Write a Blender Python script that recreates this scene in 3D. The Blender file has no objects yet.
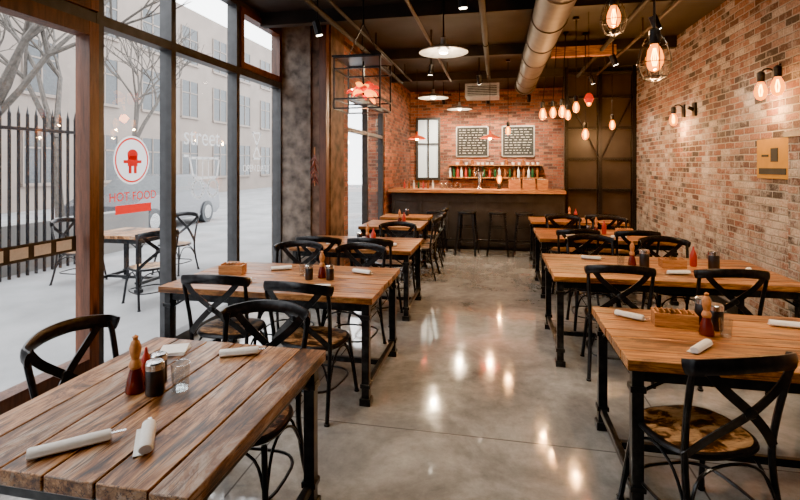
import bpy, bmesh, math, random
from mathutils import Vector, Matrix
random.seed(4)
PI = math.pi
HC = 3.58
XL, XR, YN, YF = -2.9, 2.6, -1.6, 12.3
XL2, YP = -2.2, 6.15

# ------------------------------------------------------------ materials
def node(nt, t, ins=None, **props):
    n = nt.nodes.new(t)
    for k, v in props.items():
        setattr(n, k, v)
    for k, v in (ins or {}).items():
        if isinstance(v, bpy.types.NodeSocket):
            nt.links.new(v, n.inputs[k])
        else:
            n.inputs[k].default_value = v
    return n

def mth(nt, op, a, b=0.0, c=None):
    ins = {0: a, 1: b}
    if c is not None:
        ins[2] = c
    return node(nt, 'ShaderNodeMath', ins, operation=op).outputs[0]

def ramp(nt, fac, stops, interp='LINEAR'):
    n = node(nt, 'ShaderNodeValToRGB', {0: fac})
    cr = n.color_ramp
    cr.interpolation = interp
    while len(cr.elements) < len(stops):
        cr.elements.new(0.5)
    for e, (p, c) in zip(cr.elements, stops):
        e.position = p
        e.color = (c[0], c[1], c[2], 1)
    return n.outputs[0]

def mixc(nt, fac, a, b, mode='MIX'):
    n = nt.nodes.new('ShaderNodeMix')
    n.data_type = 'RGBA'
    n.blend_type = mode
    for i, v in ((0, fac), (6, a), (7, b)):
        if isinstance(v, bpy.types.NodeSocket):
            nt.links.new(v, n.inputs[i])
        else:
            n.inputs[i].default_value = v if i == 0 else (v[0], v[1], v[2], 1)
    return n.outputs[2]

def newmat(name):
    m = bpy.data.materials.new(name)
    m.use_nodes = True
    nt = m.node_tree
    return m, nt, nt.nodes['Principled BSDF']

def setb(nt, b, **kw):
    for k, v in kw.items():
        k = k.replace('_', ' ')
        if isinstance(v, bpy.types.NodeSocket):
            nt.links.new(v, b.inputs[k])
        else:
            b.inputs[k].default_value = v

def bump(nt, b, h, dist=0.005, st=0.6):
    n = node(nt, 'ShaderNodeBump', {'Height': h, 'Strength': st, 'Distance': dist})
    nt.links.new(n.outputs[0], b.inputs['Normal'])

def simple(name, col, rough=0.5, metal=0.0, var=0.25, scale=12, bmp=0.0, emis=None, es=0):
    m, nt, b = newmat(name)
    tc = node(nt, 'ShaderNodeTexCoord')
    nz = node(nt, 'ShaderNodeTexNoise', {'Vector': tc.outputs['Object'], 'Scale': scale, 'Detail': 5.0}).outputs[0]
    c0 = [x * (1 - var) for x in col]
    c1 = [min(1, x * (1 + var)) for x in col]
    setb(nt, b, Base_Color=ramp(nt, nz, [(0.3, c0), (0.7, c1)]), Roughness=rough, Metallic=metal)
    if bmp:
        bump(nt, b, nz, bmp)
    if emis:
        b.inputs['Emission Color'].default_value = (*emis, 1)
        b.inputs['Emission Strength'].default_value = es
    return m

def wood(name, axis, stops, rough=0.38, stain=0.5, fine=1.0, grey=0.0, crack=0.0):
    m, nt, b = newmat(name)
    tc = node(nt, 'ShaderNodeTexCoord')
    geo = node(nt, 'ShaderNodeNewGeometry')
    isl = geo.outputs['Random Per Island']
    off = node(nt, 'ShaderNodeCombineXYZ', {0: mth(nt, 'MULTIPLY', isl, 17.0), 1: mth(nt, 'MULTIPLY', isl, 31.0), 2: isl}).outputs[0]
    v = node(nt, 'ShaderNodeVectorMath', {0: tc.outputs['Object'], 1: off}, operation='ADD').outputs[0]
    def mapped(a, o):
        s = {'x': (a, o, o), 'y': (o, a, o), 'z': (o, o, a)}[axis]
        return node(nt, 'ShaderNodeMapping', {'Vector': v, 'Scale': s}).outputs[0]
    mp = mapped(1.2, 15)
    grain = node(nt, 'ShaderNodeTexNoise', {'Vector': mp, 'Scale': 2.2 * fine, 'Detail': 9.0, 'Roughness': 0.7, 'Distortion': 0.6}).outputs[0]
    mp2 = mapped(2.2, 8)
    st = node(nt, 'ShaderNodeTexNoise', {'Vector': mp2, 'Scale': 1.2, 'Detail': 8.0, 'Roughness': 0.72, 'Distortion': 0.8}).outputs[0]
    kn = node(nt, 'ShaderNodeTexVoronoi', {'Vector': mp2, 'Scale': 0.75}).outputs['Distance']
    knm = ramp(nt, kn, [(0.05, (0.05, 0.03, 0.02)), (0.09, (0.4, 0.3, 0.25)), (0.18, (1, 1, 1))])
    c = ramp(nt, grain, stops)
    c = mixc(nt, 1.0, c, ramp(nt, isl, [(0, (0.5, 0.45, 0.40)), (0.5, (0.95, 0.9, 0.85)), (1, (1.3, 1.27, 1.25))]), 'MULTIPLY')
    if grey:
        gm = mth(nt, 'MULTIPLY', node(nt, 'ShaderNodeMapRange', {0: st, 1: 0.53, 2: 0.62}).outputs[0], grey)
        c = mixc(nt, gm, c, (0.45, 0.36, 0.28))
    c = mixc(nt, stain, c, ramp(nt, st, [(0.38, (0.08, 0.055, 0.04)), (0.455, (0.45, 0.38, 0.33)), (0.51, (1, 1, 1))]), 'MULTIPLY')
    if crack:
        cr = node(nt, 'ShaderNodeTexNoise', {'Vector': mapped(0.7, 26), 'Scale': 1.6, 'Detail': 3.0, 'Distortion': 0.3}).outputs[0]
        crm = mth(nt, 'ABSOLUTE', mth(nt, 'SUBTRACT', cr, 0.5))
        c = mixc(nt, crack, c, ramp(nt, crm, [(0.005, (0.10, 0.07, 0.05)), (0.024, (1, 1, 1))]), 'MULTIPLY')
    c = mixc(nt, 0.9, c, knm, 'MULTIPLY')
    setb(nt, b, Base_Color=c, Roughness=ramp(nt, grain, [(0.3, (rough + .15,) * 3), (0.7, (rough - .05,) * 3)]))
    bump(nt, b, mth(nt, 'ADD', grain, st), 0.003, 0.5)
    return m

def brick(name, cols, mortar, bw=0.215, bh=0.072, white=0.35, wcol=(0.62, 0.57, 0.52)):
    m, nt, b = newmat(name)
    g = node(nt, 'ShaderNodeNewGeometry')
    s = node(nt, 'ShaderNodeSeparateXYZ', {0: g.outputs['Position']})
    u0 = mth(nt, 'DIVIDE', mth(nt, 'ADD', s.outputs[0], s.outputs[1]), bw)
    v0 = mth(nt, 'DIVIDE', s.outputs[2], bh)
    wob = node(nt, 'ShaderNodeTexNoise', {'Vector': g.outputs['Position'], 'Scale': 9.0, 'Detail': 3.0}).outputs[0]
    v0 = mth(nt, 'ADD', v0, mth(nt, 'MULTIPLY', wob, 0.25))
    row = mth(nt, 'FLOOR', v0)
    u = mth(nt, 'ADD', u0, mth(nt, 'MULTIPLY', mth(nt, 'MODULO', mth(nt, 'ABSOLUTE', row), 2.0), 0.5))
    u = mth(nt, 'ADD', u, mth(nt, 'MULTIPLY', wob, 0.08))
    col = mth(nt, 'FLOOR', u)
    fu = mth(nt, 'FRACT', u)
    fv = mth(nt, 'FRACT', v0)
    eu = mth(nt, 'MULTIPLY', mth(nt, 'MINIMUM', fu, mth(nt, 'SUBTRACT', 1.0, fu)), bw)
    ev = mth(nt, 'MULTIPLY', mth(nt, 'MINIMUM', fv, mth(nt, 'SUBTRACT', 1.0, fv)), bh)
    e = mth(nt, 'MINIMUM', eu, ev)
    mask = node(nt, 'ShaderNodeMapRange', {0: e, 1: 0.004, 2: 0.009}).outputs[0]
    cell = node(nt, 'ShaderNodeCombineXYZ', {0: col, 1: row}).outputs[0]
    wn = node(nt, 'ShaderNodeTexWhiteNoise', {0: cell}, noise_dimensions='2D')
    bc = ramp(nt, wn.outputs['Value'], cols, 'CONSTANT')
    fine = node(nt, 'ShaderNodeTexNoise', {'Vector': g.outputs['Position'], 'Scale': 45.0, 'Detail': 6.0}).outputs[0]
    bc = mixc(nt, 0.7, bc, ramp(nt, fine, [(0.3, (0.45, 0.43, 0.41)), (0.7, (1.3, 1.28, 1.25))]), 'MULTIPLY')
    wz = node(nt, 'ShaderNodeTexNoise', {'Vector': g.outputs['Position'], 'Scale': 3.2, 'Detail': 8.0, 'Roughness': 0.8}).outputs[0]
    low = node(nt, 'ShaderNodeMapRange', {0: s.outputs[2], 1: 2.3, 2: 0.8, 3: -0.02, 4: 0.07}).outputs[0]
    wz = mth(nt, 'ADD', wz, low)
    wm = mth(nt, 'MULTIPLY', node(nt, 'ShaderNodeMapRange', {0: wz, 1: 0.50, 2: 0.65}).outputs[0], white)
    bc = mixc(nt, wm, bc, wcol)
    mc = mixc(nt, fine, [x * .65 for x in mortar], mortar)
    c = mixc(nt, mask, mc, bc)
    setb(nt, b, Base_Color=c, Roughness=0.75)
    h = mth(nt, 'ADD', mask, mth(nt, 'MULTIPLY', fine, 0.7))
    bump(nt, b, h, 0.02, 1.0)
    return m

def emit(name, col, st):
    m, nt, b = newmat(name)
    setb(nt, b, Base_Color=(*col, 1))
    b.inputs['Emission Color'].default_value = (*col, 1)
    b.inputs['Emission Strength'].default_value = st
    return m

def clear_glass(name, tint=(1, 1, 1), refl=0.05, emis=None, es=0, ef=0.25):
    m = bpy.data.materials.new(name)
    m.use_nodes = True
    nt = m.node_tree
    nt.nodes.clear()
    out = node(nt, 'ShaderNodeOutputMaterial')
    tr = node(nt, 'ShaderNodeBsdfTransparent', {0: (*tint, 1)}).outputs[0]
    gl = node(nt, 'ShaderNodeBsdfGlossy', {'Color': (1, 1, 1, 1), 'Roughness': 0.02}).outputs[0]
    lw = node(nt, 'ShaderNodeLayerWeight', {0: 0.5}).outputs['Facing']
    f = mth(nt, 'ADD', mth(nt, 'MULTIPLY', mth(nt, 'POWER', lw, 4.0), 0.85), refl)
    sh = node(nt, 'ShaderNodeMixShader', {0: f, 1: tr, 2: gl}).outputs[0]
    if emis:
        em = node(nt, 'ShaderNodeEmission', {0: (*emis, 1), 1: es}).outputs[0]
        sh = node(nt, 'ShaderNodeMixShader', {0: ef, 1: sh, 2: em}).outputs[0]
    nt.links.new(sh, out.inputs[0])
    return m

def decal(name, col):
    m = bpy.data.materials.new(name)
    m.use_nodes = True
    nt = m.node_tree
    nt.nodes.clear()
    out = node(nt, 'ShaderNodeOutputMaterial')
    tc = node(nt, 'ShaderNodeTexCoord')
    nz = node(nt, 'ShaderNodeTexNoise', {'Vector': tc.outputs['Object'], 'Scale': 20.0}).outputs[0]
    cc = ramp(nt, nz, [(0.3, [x * .95 for x in col]), (0.7, col)])
    d = node(nt, 'ShaderNodeBsdfDiffuse', {0: cc}).outputs[0]
    t = node(nt, 'ShaderNodeBsdfTranslucent', {0: cc}).outputs[0]
    sh = node(nt, 'ShaderNodeMixShader', {0: 0.75, 1: d, 2: t}).outputs[0]
    nt.links.new(sh, out.inputs[0])
    return m

def concrete_floor():
    m, nt, b = newmat('polished_concrete')
    g = node(nt, 'ShaderNodeNewGeometry')
    P = g.outputs['Position']
    n1 = node(nt, 'ShaderNodeTexNoise', {'Vector': P, 'Scale': 1.5, 'Detail': 9.0, 'Roughness': 0.66, 'Distortion': 0.7}).outputs[0]
    n2 = node(nt, 'ShaderNodeTexNoise', {'Vector': P, 'Scale': 9.0, 'Detail': 8.0, 'Roughness': 0.75}).outputs[0]
    c = ramp(nt, n1, [(0.3, (0.17, 0.166, 0.16)), (0.5, (0.30, 0.293, 0.28)), (0.68, (0.46, 0.45, 0.43))])
    c = mixc(nt, 0.6, c, ramp(nt, n2, [(0.32, (0.6, 0.6, 0.6)), (0.68, (1.28, 1.28, 1.28))]), 'MULTIPLY')
    s = node(nt, 'ShaderNodeSeparateXYZ', {0: P})
    jx = mth(nt, 'ABSOLUTE', mth(nt, 'SUBTRACT', mth(nt, 'FRACT', mth(nt, 'DIVIDE', mth(nt, 'ADD', s.outputs[0], 2.55), 2.4)), 0.5))
    jy = mth(nt, 'ABSOLUTE', mth(nt, 'SUBTRACT', mth(nt, 'FRACT', mth(nt, 'DIVIDE', mth(nt, 'ADD', s.outputs[1], 0.6), 2.4)), 0.5))
    j = mth(nt, 'MINIMUM', jx, jy)
    jm = node(nt, 'ShaderNodeMapRange', {0: j, 1: 0.0012, 2: 0.003}).outputs[0]
    c = mixc(nt, jm, (0.12, 0.115, 0.11), c)
    setb(nt, b, Base_Color=c, Roughness=ramp(nt, n2, [(0.35, (0.05,) * 3), (0.7, (0.16,) * 3)]))
    b.inputs['Specular IOR Level'].default_value = 1.0
    b.inputs['Coat Weight'].default_value = 0.6
    b.inputs['Coat Roughness'].default_value = 0.05
    lowf = node(nt, 'ShaderNodeTexNoise', {'Vector': P, 'Scale': 3.5, 'Detail': 3.0}).outputs[0]
    bump(nt, b, mth(nt, 'ADD', mth(nt, 'MULTIPLY', jm, .4), mth(nt, 'MULTIPLY', lowf, 1.2)), 0.004, 0.35)
    return m

M = {}
M['floor'] = concrete_floor()
M['brick'] = brick('brick_reclaimed', [(0, (0.23, 0.095, 0.062)), (0.2, (0.12, 0.058, 0.044)), (0.38, (0.30, 0.145, 0.098)), (0.52, (0.055, 0.038, 0.034)),
                   (0.64, (0.35, 0.225, 0.17)), (0.78, (0.46, 0.38, 0.325)), (0.88, (0.18, 0.10, 0.075))], (0.47, 0.43, 0.385), white=0.75, wcol=(0.60, 0.54, 0.49))
M['brick_red'] = brick('brick_red', [(0, (0.34, 0.09, 0.04)), (0.3, (0.20, 0.055, 0.03)), (0.55, (0.42, 0.14, 0.065)), (0.8, (0.12, 0.042, 0.03))], (0.28, 0.20, 0.15), white=0.25, wcol=(.45, .33, .26))
M['ceil'] = simple('ceiling_paint', (0.024, 0.021, 0.020), 0.7, var=0.3, scale=3)
M['rust'] = simple('weathered_plaster', (0.12, 0.065, 0.042), 0.7, var=0.8, scale=6, bmp=0.02)
M['concrete'] = simple('rough_concrete', (0.15, 0.12, 0.10), 0.8, var=0.7, scale=7, bmp=0.03)
M['plaster'] = simple('dark_plaster', (0.09, 0.08, 0.075), 0.8, var=0.4, scale=5, bmp=0.01)
M['panel'] = simple('partition_panel', (0.04, 0.028, 0.023), 0.3, var=0.4, scale=3)
M['steel'] = simple('window_steel', (0.045, 0.045, 0.048), 0.4, 0.3)
M['black'] = simple('black_metal', (0.02, 0.02, 0.022), 0.28, 0.5, var=0.5, scale=30)
M['legs'] = simple('table_iron', (0.03, 0.031, 0.033), 0.34, 0.6, var=0.6, scale=18, bmp=0.002)
M['brownframe'] = wood('brown_frame_wood', 'z', [(0.3, (0.05, 0.016, 0.008)), (0.7, (0.17, 0.06, 0.028))], stain=0.3)
OR = [(0.25, (0.09, 0.026, 0.006)), (0.42, (0.33, 0.12, 0.03)), (0.56, (0.56, 0.255, 0.075)), (0.76, (0.74, 0.43, 0.18))]
AG = [(0.25, (0.05, 0.02, 0.008)), (0.42, (0.24, 0.10, 0.034)), (0.56, (0.48, 0.24, 0.095)), (0.76, (0.68, 0.45, 0.24))]
M['wood_x'] = wood('table_wood_x', 'x', OR, stain=0.75, rough=.32, crack=.7)
M['wood_y'] = wood('table_wood_y', 'y', AG, stain=0.95, grey=.6, rough=.34, crack=.95)
M['boxwood'] = wood('box_wood', 'x', OR, rough=0.55, stain=0.2, fine=2)
M['bar_top'] = wood('bar_top_wood', 'x', OR, stain=0.2)
M['glass'] = clear_glass('window_glass', (0.95, 0.965, 0.96), 0.035)
M['dglass'] = clear_glass('drinking_glass', (0.9, 0.92, 0.92), 0.12)
M['bulbglass'] = clear_glass('bulb_glass', (1, 0.7, 0.3), 0.05, (1.0, 0.25, 0.015), 4.5, 0.65)
M['filament'] = emit('filament', (1.0, 0.55, 0.16), 60)
M['warm'] = emit('lamp_diffuser', (1.0, 0.85, 0.65), 6)
M['spotface'] = emit('spot_face', (1.0, 0.86, 0.66), 20)
M['flame'] = simple('red_glass', (0.75, 0.02, 0.005), 0.15, emis=(1, 0.03, 0.002), es=0.5)
M['amber'] = simple('amber_glass', (0.9, 0.25, 0.02), 0.2, emis=(1, 0.3, 0.03), es=3.0)
M['galv'] = simple('galvanised_duct', (0.085, 0.062, 0.05), 0.55, 0.45, var=0.35, scale=6)
M['shade'] = simple('lamp_shade_grey', (0.36, 0.35, 0.34), 0.4, 0.5)
M['copper'] = simple('copper_shade', (0.65, 0.10, 0.03), 0.35, 0.5)
M['white'] = simple('napkin_linen', (0.80, 0.79, 0.77), 0.9, var=0.06, scale=60, bmp=0.001)
M['chrome'] = simple('cutlery_steel', (0.6, 0.6, 0.6), 0.2, 1.0, var=0.1)
M['millwood'] = simple('mill_wood', (0.50, 0.2, 0.06), 0.4, var=0.3, scale=40)
M['red'] = simple('red_plastic', (0.42, 0.025, 0.015), 0.35, var=0.15)
M['chilli'] = simple('dried_chilli', (0.16, 0.03, 0.015), 0.4, var=0.4)
M['darkred'] = simple('dark_red_glass', (0.13, 0.015, 0.01), 0.12)
M['yellow'] = simple('yellow_paint', (0.42, 0.20, 0.003), 0.6, var=0.1)
M['tin'] = simple('dark_tin', (0.07, 0.07, 0.075), 0.3, 0.8)
M['decalw'] = decal('decal_white', (0.95, 0.95, 0.95))
M['decalr'] = decal('decal_red', (0.75, 0.03, 0.02))
M['chalk'] = simple('chalkboard', (0.02, 0.02, 0.02), 0.8)
M['chalkw'] = simple('chalk', (0.6, 0.58, 0.52), 0.9)
M['asphalt'] = simple('pavement', (0.22, 0.22, 0.225), 0.85, var=0.25, scale=1.2)
M['facade'] = simple('facade_render', (0.20, 0.195, 0.19), 0.9, var=0.12, scale=1)
M['facade2'] = simple('facade_beige', (0.22, 0.18, 0.155), 0.9, var=0.1, scale=1)
M['winout'] = simple('facade_window', (0.04, 0.045, 0.05), 0.25)
M['bark'] = simple('bark', (0.07, 0.06, 0.052), 0.9, var=0.4, scale=15)
M['bargreen'] = simple('bar_front', (0.03, 0.025, 0.023), 0.45, var=0.4, scale=6)
M['carpaint'] = simple('car_paint', (0.10, 0.10, 0.11), 0.2, 0.3, var=.1)
M['bgreen'] = simple('bottle_green', (0.02, 0.08, 0.03), 0.1)
M['bamber'] = simple('bottle_amber', (0.25, 0.08, 0.02), 0.1)
M['skylite'] = emit('frosted_window', (0.75, 0.9, 1.0), .4)

def seatmat():
    m, nt, b = newmat('worn_seat')
    tc = node(nt, 'ShaderNodeTexCoord')
    oi = node(nt, 'ShaderNodeObjectInfo')
    off = node(nt, 'ShaderNodeCombineXYZ', {0: mth(nt, 'MULTIPLY', oi.outputs['Random'], 9.0)}).outputs[0]
    v = node(nt, 'ShaderNodeVectorMath', {0: tc.outputs['Object'], 1: off}, operation='ADD').outputs[0]
    mp = node(nt, 'ShaderNodeMapping', {'Vector': v, 'Scale': (8, 12, 8)}).outputs[0]
    n = node(nt, 'ShaderNodeTexNoise', {'Vector': mp, 'Scale': 1.4, 'Detail': 8.0, 'Roughness': 0.65, 'Distortion': 0.5}).outputs[0]
    mp3 = node(nt, 'ShaderNodeMapping', {'Vector': v, 'Scale': (12, 90, 8)}).outputs[0]
    g = node(nt, 'ShaderNodeTexNoise', {'Vector': mp3, 'Scale': 1.5, 'Detail': 4.0}).outputs[0]
    c = ramp(nt, n, [(0.43, (0.025, 0.014, 0.009)), (0.48, (0.14, 0.06, 0.025)), (0.51, (0.36, 0.18, 0.07)), (0.62, (0.52, 0.31, 0.15)), (0.72, (0.42, 0.21, 0.08))])
    c = mixc(nt, 0.6, c, ramp(nt, g, [(0.35, (0.45, 0.4, 0.36)), (0.65, (1.1, 1.1, 1.1))]), 'MULTIPLY')
    setb(nt, b, Base_Color=c, Roughness=0.35)
    return m
M['seat'] = seatmat()

# ------------------------------------------------------------ mesh builder
def circ(r, n=8, r2=None):
    r2 = r if r2 is None else r2
    return [(r * math.cos(2 * PI * i / n), r2 * math.sin(2 * PI * i / n)) for i in range(n)]
def rect(w, h):
    return [(-w / 2, -h / 2), (w / 2, -h / 2), (w / 2, h / 2), (-w / 2, h / 2)]
def smooth(pts, n=5, closed=False):
    P = [Vector(p) for p in pts]
    L = len(P)
    out = []
    rng = L if closed else L - 1
    for i in range(rng):
        p1, p2 = P[i], P[(i + 1) % L]
        p0 = P[(i - 1) % L] if (closed or i > 0) else p1 * 2 - p2
        p3 = P[(i + 2) % L] if (closed or i + 2 < L) else p2 * 2 - p1
        for k in range(n):
            t = k / n
            out.append(0.5 * ((2 * p1) + (p2 - p0) * t + (2 * p0 - 5 * p1 + 4 * p2 - p3) * t * t + (3 * p1 - p0 - 3 * p2 + p3) * t ** 3))
    if not closed:
        out.append(P[-1])
    return out

class MB:
    def __init__(self):
        self.v = []; self.f = []; self.m = []
    def box(self, c, s, mat=0, rot=None):
        b = len(self.v)
        for dx in (-.5, .5):
            for dy in (-.5, .5):
                for dz in (-.5, .5):
                    p = Vector((dx * s[0], dy * s[1], dz * s[2]))
                    if rot is not None:
                        p = rot @ p
                    self.v.append(p + Vector(c))
        for q in ((0, 1, 3, 2), (4, 6, 7, 5), (0, 4, 5, 1), (2, 3, 7, 6), (0, 2, 6, 4), (1, 5, 7, 3)):
            self.f.append([b + i for i in q]); self.m.append(mat)
        return self
    def bb(self, x0, x1, y0, y1, z0, z1, mat=0):
        return self.box(((x0 + x1) / 2, (y0 + y1) / 2, (z0 + z1) / 2), (x1 - x0, y1 - y0, z1 - z0), mat)
    def sweep(self, pts, prof, mat=0, up=None, closed=False, sc=None):
        P = [Vector(p) for p in pts]
        n = len(P); k = len(prof)
        b = len(self.v)
        prev = None
        for i in range(n):
            if closed:
                t = P[(i + 1) % n] - P[i - 1]
            else:
                t = P[min(i + 1, n - 1)] - P[max(i - 1, 0)]
            t = t.normalized() if t.length > 1e-9 else Vector((0, 0, 1))
            if up is not None:
                side = t.cross(Vector(up)).normalized(); nn = side.cross(t)
            else:
                if prev is None:
                    a = Vector((0, 0, 1)) if abs(t.z) < 0.9 else Vector((0, 1, 0))
                    nn = (a - t * a.dot(t)).normalized()
                else:
                    nn = (prev - t * prev.dot(t)).normalized()
                side = t.cross(nn); prev = nn
            s = sc[i] if sc else 1
            for a_, b_ in prof:
                self.v.append(P[i] + side * a_ * s + nn * b_ * s)
        rr = n if closed else n - 1
        for i in range(rr):
            i2 = (i + 1) % n
            for j in range(k):
                j2 = (j + 1) % k
                self.f.append([b + i * k + j, b + i * k + j2, b + i2 * k + j2, b + i2 * k + j]); self.m.append(mat)
        if not closed:
            self.f.append([b + j for j in range(k)]); self.m.append(mat)
            self.f.append([b + (n - 1) * k + j for j in range(k)]); self.m.append(mat)
        return self
    def tube(self, pts, r, mat=0, n=8, closed=False):
        return self.sweep(pts, circ(r, n), mat, closed=closed)
    def cyl(self, p0, p1, r, mat=0, n=16):
        return self.sweep([p0, p1], circ(r, n), mat)
    def lathe(self, prof, c=(0, 0, 0), mat=0, n=20, mats=None, se=None, sx=1, sy=1, rot=None):
        b = len(self.v)
        for r, z in prof:
            for i in range(n):
                a = 2 * PI * i / n
                ca, sa = math.cos(a), math.sin(a)
                if se:
                    ca = math.copysign(abs(ca) ** se, ca); sa = math.copysign(abs(sa) ** se, sa)
                p = Vector((r * ca * sx, r * sa * sy, z))
                if rot is not None:
                    p = rot @ p
                self.v.append(p + Vector(c))
        for i in range(len(prof) - 1):
            mm = mats[i] if mats else mat
            for j in range(n):
                j2 = (j + 1) % n
                self.f.append([b + i * n + j, b + i * n + j2, b + (i + 1) * n + j2, b + (i + 1) * n + j]); self.m.append(mm)
        if prof[0][0] > 1e-3:
            self.f.append([b + j for j in range(n)]); self.m.append(mats[0] if mats else mat)
        if prof[-1][0] > 1e-3:
            self.f.append([b + (len(prof) - 1) * n + j for j in range(n)]); self.m.append(mats[-1] if mats else mat)
        return self
    def quad(self, a, b_, c, d, mat=0):
        b = len(self.v)
        self.v += [Vector(a), Vector(b_), Vector(c), Vector(d)]
        self.f.append([b, b + 1, b + 2, b + 3]); self.m.append(mat)
        return self
    def mesh(self, name, mats, ang=35):
        me = bpy.data.meshes.new(name)
        me.from_pydata([tuple(p) for p in self.v], [], self.f)
        for m in mats:
            me.materials.append(M[m])
        me.polygons.foreach_set('material_index', self.m)
        me.polygons.foreach_set('use_smooth', [True] * len(self.f))
        bm = bmesh.new(); bm.from_mesh(me)
        bmesh.ops.remove_doubles(bm, verts=bm.verts, dist=1e-6)
        bmesh.ops.recalc_face_normals(bm, faces=bm.faces)
        bm.to_mesh(me); bm.free()
        me.set_sharp_from_angle(angle=math.radians(ang))
        me.update()
        return me
    def obj(self, name, mats, loc=(0, 0, 0), rz=0, bevel=0):
        o = put(name, self.mesh(name, mats), loc, rz)
        if bevel:
            add_bevel(o, bevel)
        return o

def put(name, me, loc=(0, 0, 0), rz=0, rot=None):
    o = bpy.data.objects.new(name, me)
    bpy.context.scene.collection.objects.link(o)
    o.location = loc
    o.rotation_euler = rot if rot else (0, 0, rz)
    return o
def add_bevel(o, w, seg=2):
    b = o.modifiers.new('bevel', 'BEVEL')
    b.width = w; b.segments = seg; b.limit_method = 'ANGLE'; b.angle_limit = math.radians(40)
def light(name, parent, loc, energy, col, kind='POINT', size=0.03, rot=None, spot=1.9, blend=0.6):
    l = bpy.data.lights.new(name, kind)
    l.energy = energy; l.color = col
    l.shadow_soft_size = size
    if kind == 'SPOT':
        l.spot_size = spot; l.spot_blend = blend
    o = bpy.data.objects.new(name, l)
    bpy.context.scene.collection.objects.link(o)
    o.location = loc
    if rot:
        o.rotation_euler = rot
    if parent:
        o.parent = parent
    return o

# ------------------------------------------------------------ room shell
MB().bb(XL - .15, XR + .15, YN, YF + .15, -0.1, 0).obj('floor', ['floor'])
MB().bb(XL - .15, XR + .15, YN, YF + .15, HC, HC + .12).obj('ceiling', ['ceil'])
MB().bb(XR, XR + .15, YN, YF, 0, HC).obj('wall_right', ['brick'])
MB().bb(XL2 - .8, XR, YF, YF + .15, 0, HC).obj('wall_back', ['brick_red'])
MB().bb(XL - .15, XR + .15, YN - .15, YN, 0, HC).obj('wall_front', ['plaster'])
w = MB()
w.bb(XL - .15, XL2 - .28, YP, YP + .6, 0, HC, 1)
w.bb(XL2 - .28, XL2, YP + .03, YP + .6, 0, HC, 0)
w.obj('wall_pier', ['rust', 'concrete'])
w = MB()
wy0, wy1, wz0, wz1 = 6.95, 9.35, 0.3, 2.8
w.bb(XL2 - .35, XL2, YP + .6, wy0, 0, HC)
w.bb(XL2 - .35, XL2, wy1, YF, 0, HC)
w.bb(XL2 - .35, XL2, wy0, wy1, 0, wz0)
w.bb(XL2 - .35, XL2, wy0, wy1, wz1, HC)
w.obj('wall_left', ['brick_red'])
w = MB()
for a, b in ((wy0, wy0 + .07), (wy1 - .07, wy1), ((wy0 + wy1) / 2 - .03, (wy0 + wy1) / 2 + .03)):
    w.bb(XL2 - .12, XL2 - .02, a, b, wz0, wz1)
for a, b in ((wz0, wz0 + .07), (wz1 - .07, wz1), (2.2, 2.26)):
    w.bb(XL2 - .115, XL2 - .025, wy0 + .01, wy1 - .01, a, b)
w.quad((XL2 - .07, wy0, wz0), (XL2 - .07, wy1, wz0), (XL2 - .07, wy1, wz1), (XL2 - .07, wy0, wz1), 1)
w.obj('window_8', ['steel', 'glass'])

ZT = 2.76
def bay(name, y0, y1, wooden=False, top_wood=False, door=False):
    w = MB()
    x0, x1 = XL - .12, XL
    t = .033
    w.bb(x0, x1, y0, y0 + t, 0, HC); w.bb(x0, x1, y1 - t, y1, 0, HC)
    for a, b in ((0, .1), (ZT - .035, ZT + .045), (HC - .07, HC)):
        w.bb(x0 + .005, x1 - .002, y0 + t, y1 - t, a, b)
    a, b = y0 + t, y1 - t
    if wooden:
        s = .085
        w.bb(x0 + .02, x1 + .02, a, a + s, .1, ZT - .04, 2)
        w.bb(x0 + .02, x1 + .02, b - s, b, .1, ZT - .04, 2)
        w.bb(x0 + .02, x1 + .018, a + s, b - s, .1, .28, 2)
        w.bb(x0 + .02, x1 + .018, a + s, b - s, ZT - .14, ZT - .04, 2)
    if wooden or top_wood:
        s = .07
        w.bb(x0 + .02, x1 + .02, a, a + s, ZT + .05, HC - .07, 2)
        w.bb(x0 + .02, x1 + .02, b - s, b, ZT + .05, HC - .07, 2)
        w.bb(x0 + .02, x1 + .018, a + s, b - s, ZT + .05, ZT + .12, 2)
        w.bb(x0 + .02, x1 + .018, a + s, b - s, HC - .14, HC - .07, 2)
    if door:
        w.tube(smooth([(x1 + .02, a + .05, .95), (x1 + .08, a + .05, .98), (x1 + .08, a + .05, 1.35), (x1 + .02, a + .05, 1.38)], 4), .011, 0)
    xg = XL - .06
    w.quad((xg, a, .1), (xg, b, .1), (xg, b, HC - .07), (xg, a, HC - .07), 1)
    return w.obj(name, ['steel', 'glass', 'brownframe'])
bay('window_1', -1.6, -.2)
bay('window_2', -.2, .9)
bay('window_3', .9, 1.95)
bay('door_1', 1.95, 3.07, wooden=True, door=True)
bay('window_4', 3.07, 3.9)
bay('window_5', 3.9, 5.02)
bay('window_6', 5.02, YP, top_wood=True)
MB().bb(XL2 - .001, XL2 + .02, YP + .61, YF, 0, .12).obj('baseboard_left', ['black'])
MB().bb(XR - .02, XR, YN, YF, 0, .12).obj('baseboard_right', ['black'])

w = MB()
w.bb(-.05, .05, -.06, .06, 0, HC)
w.obj('steel_column', ['brownframe'], (-2.26, YP - .065, 0), bevel=.004)

w = MB()
w.tube([(0, 0, 0), (0, 0, .52)], .006, 1)
for i in range(20):
    a = i * 2.4; z = .08 + i * .018
    d = Vector((math.cos(a), math.sin(a) * .6 - .3, -1.0)).normalized()
    p = Vector((0, 0, z))
    w.sweep([p, p + d * .03, p + d * .07, p + d * .1 + Vector((0, 0, -.01))], circ(.010, 6), 0, sc=[.8, 1, .7, .15])
w.obj('chilli_string', ['chilli', 'millwood'], (-2.38, YP - .10, 1.4))

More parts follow.
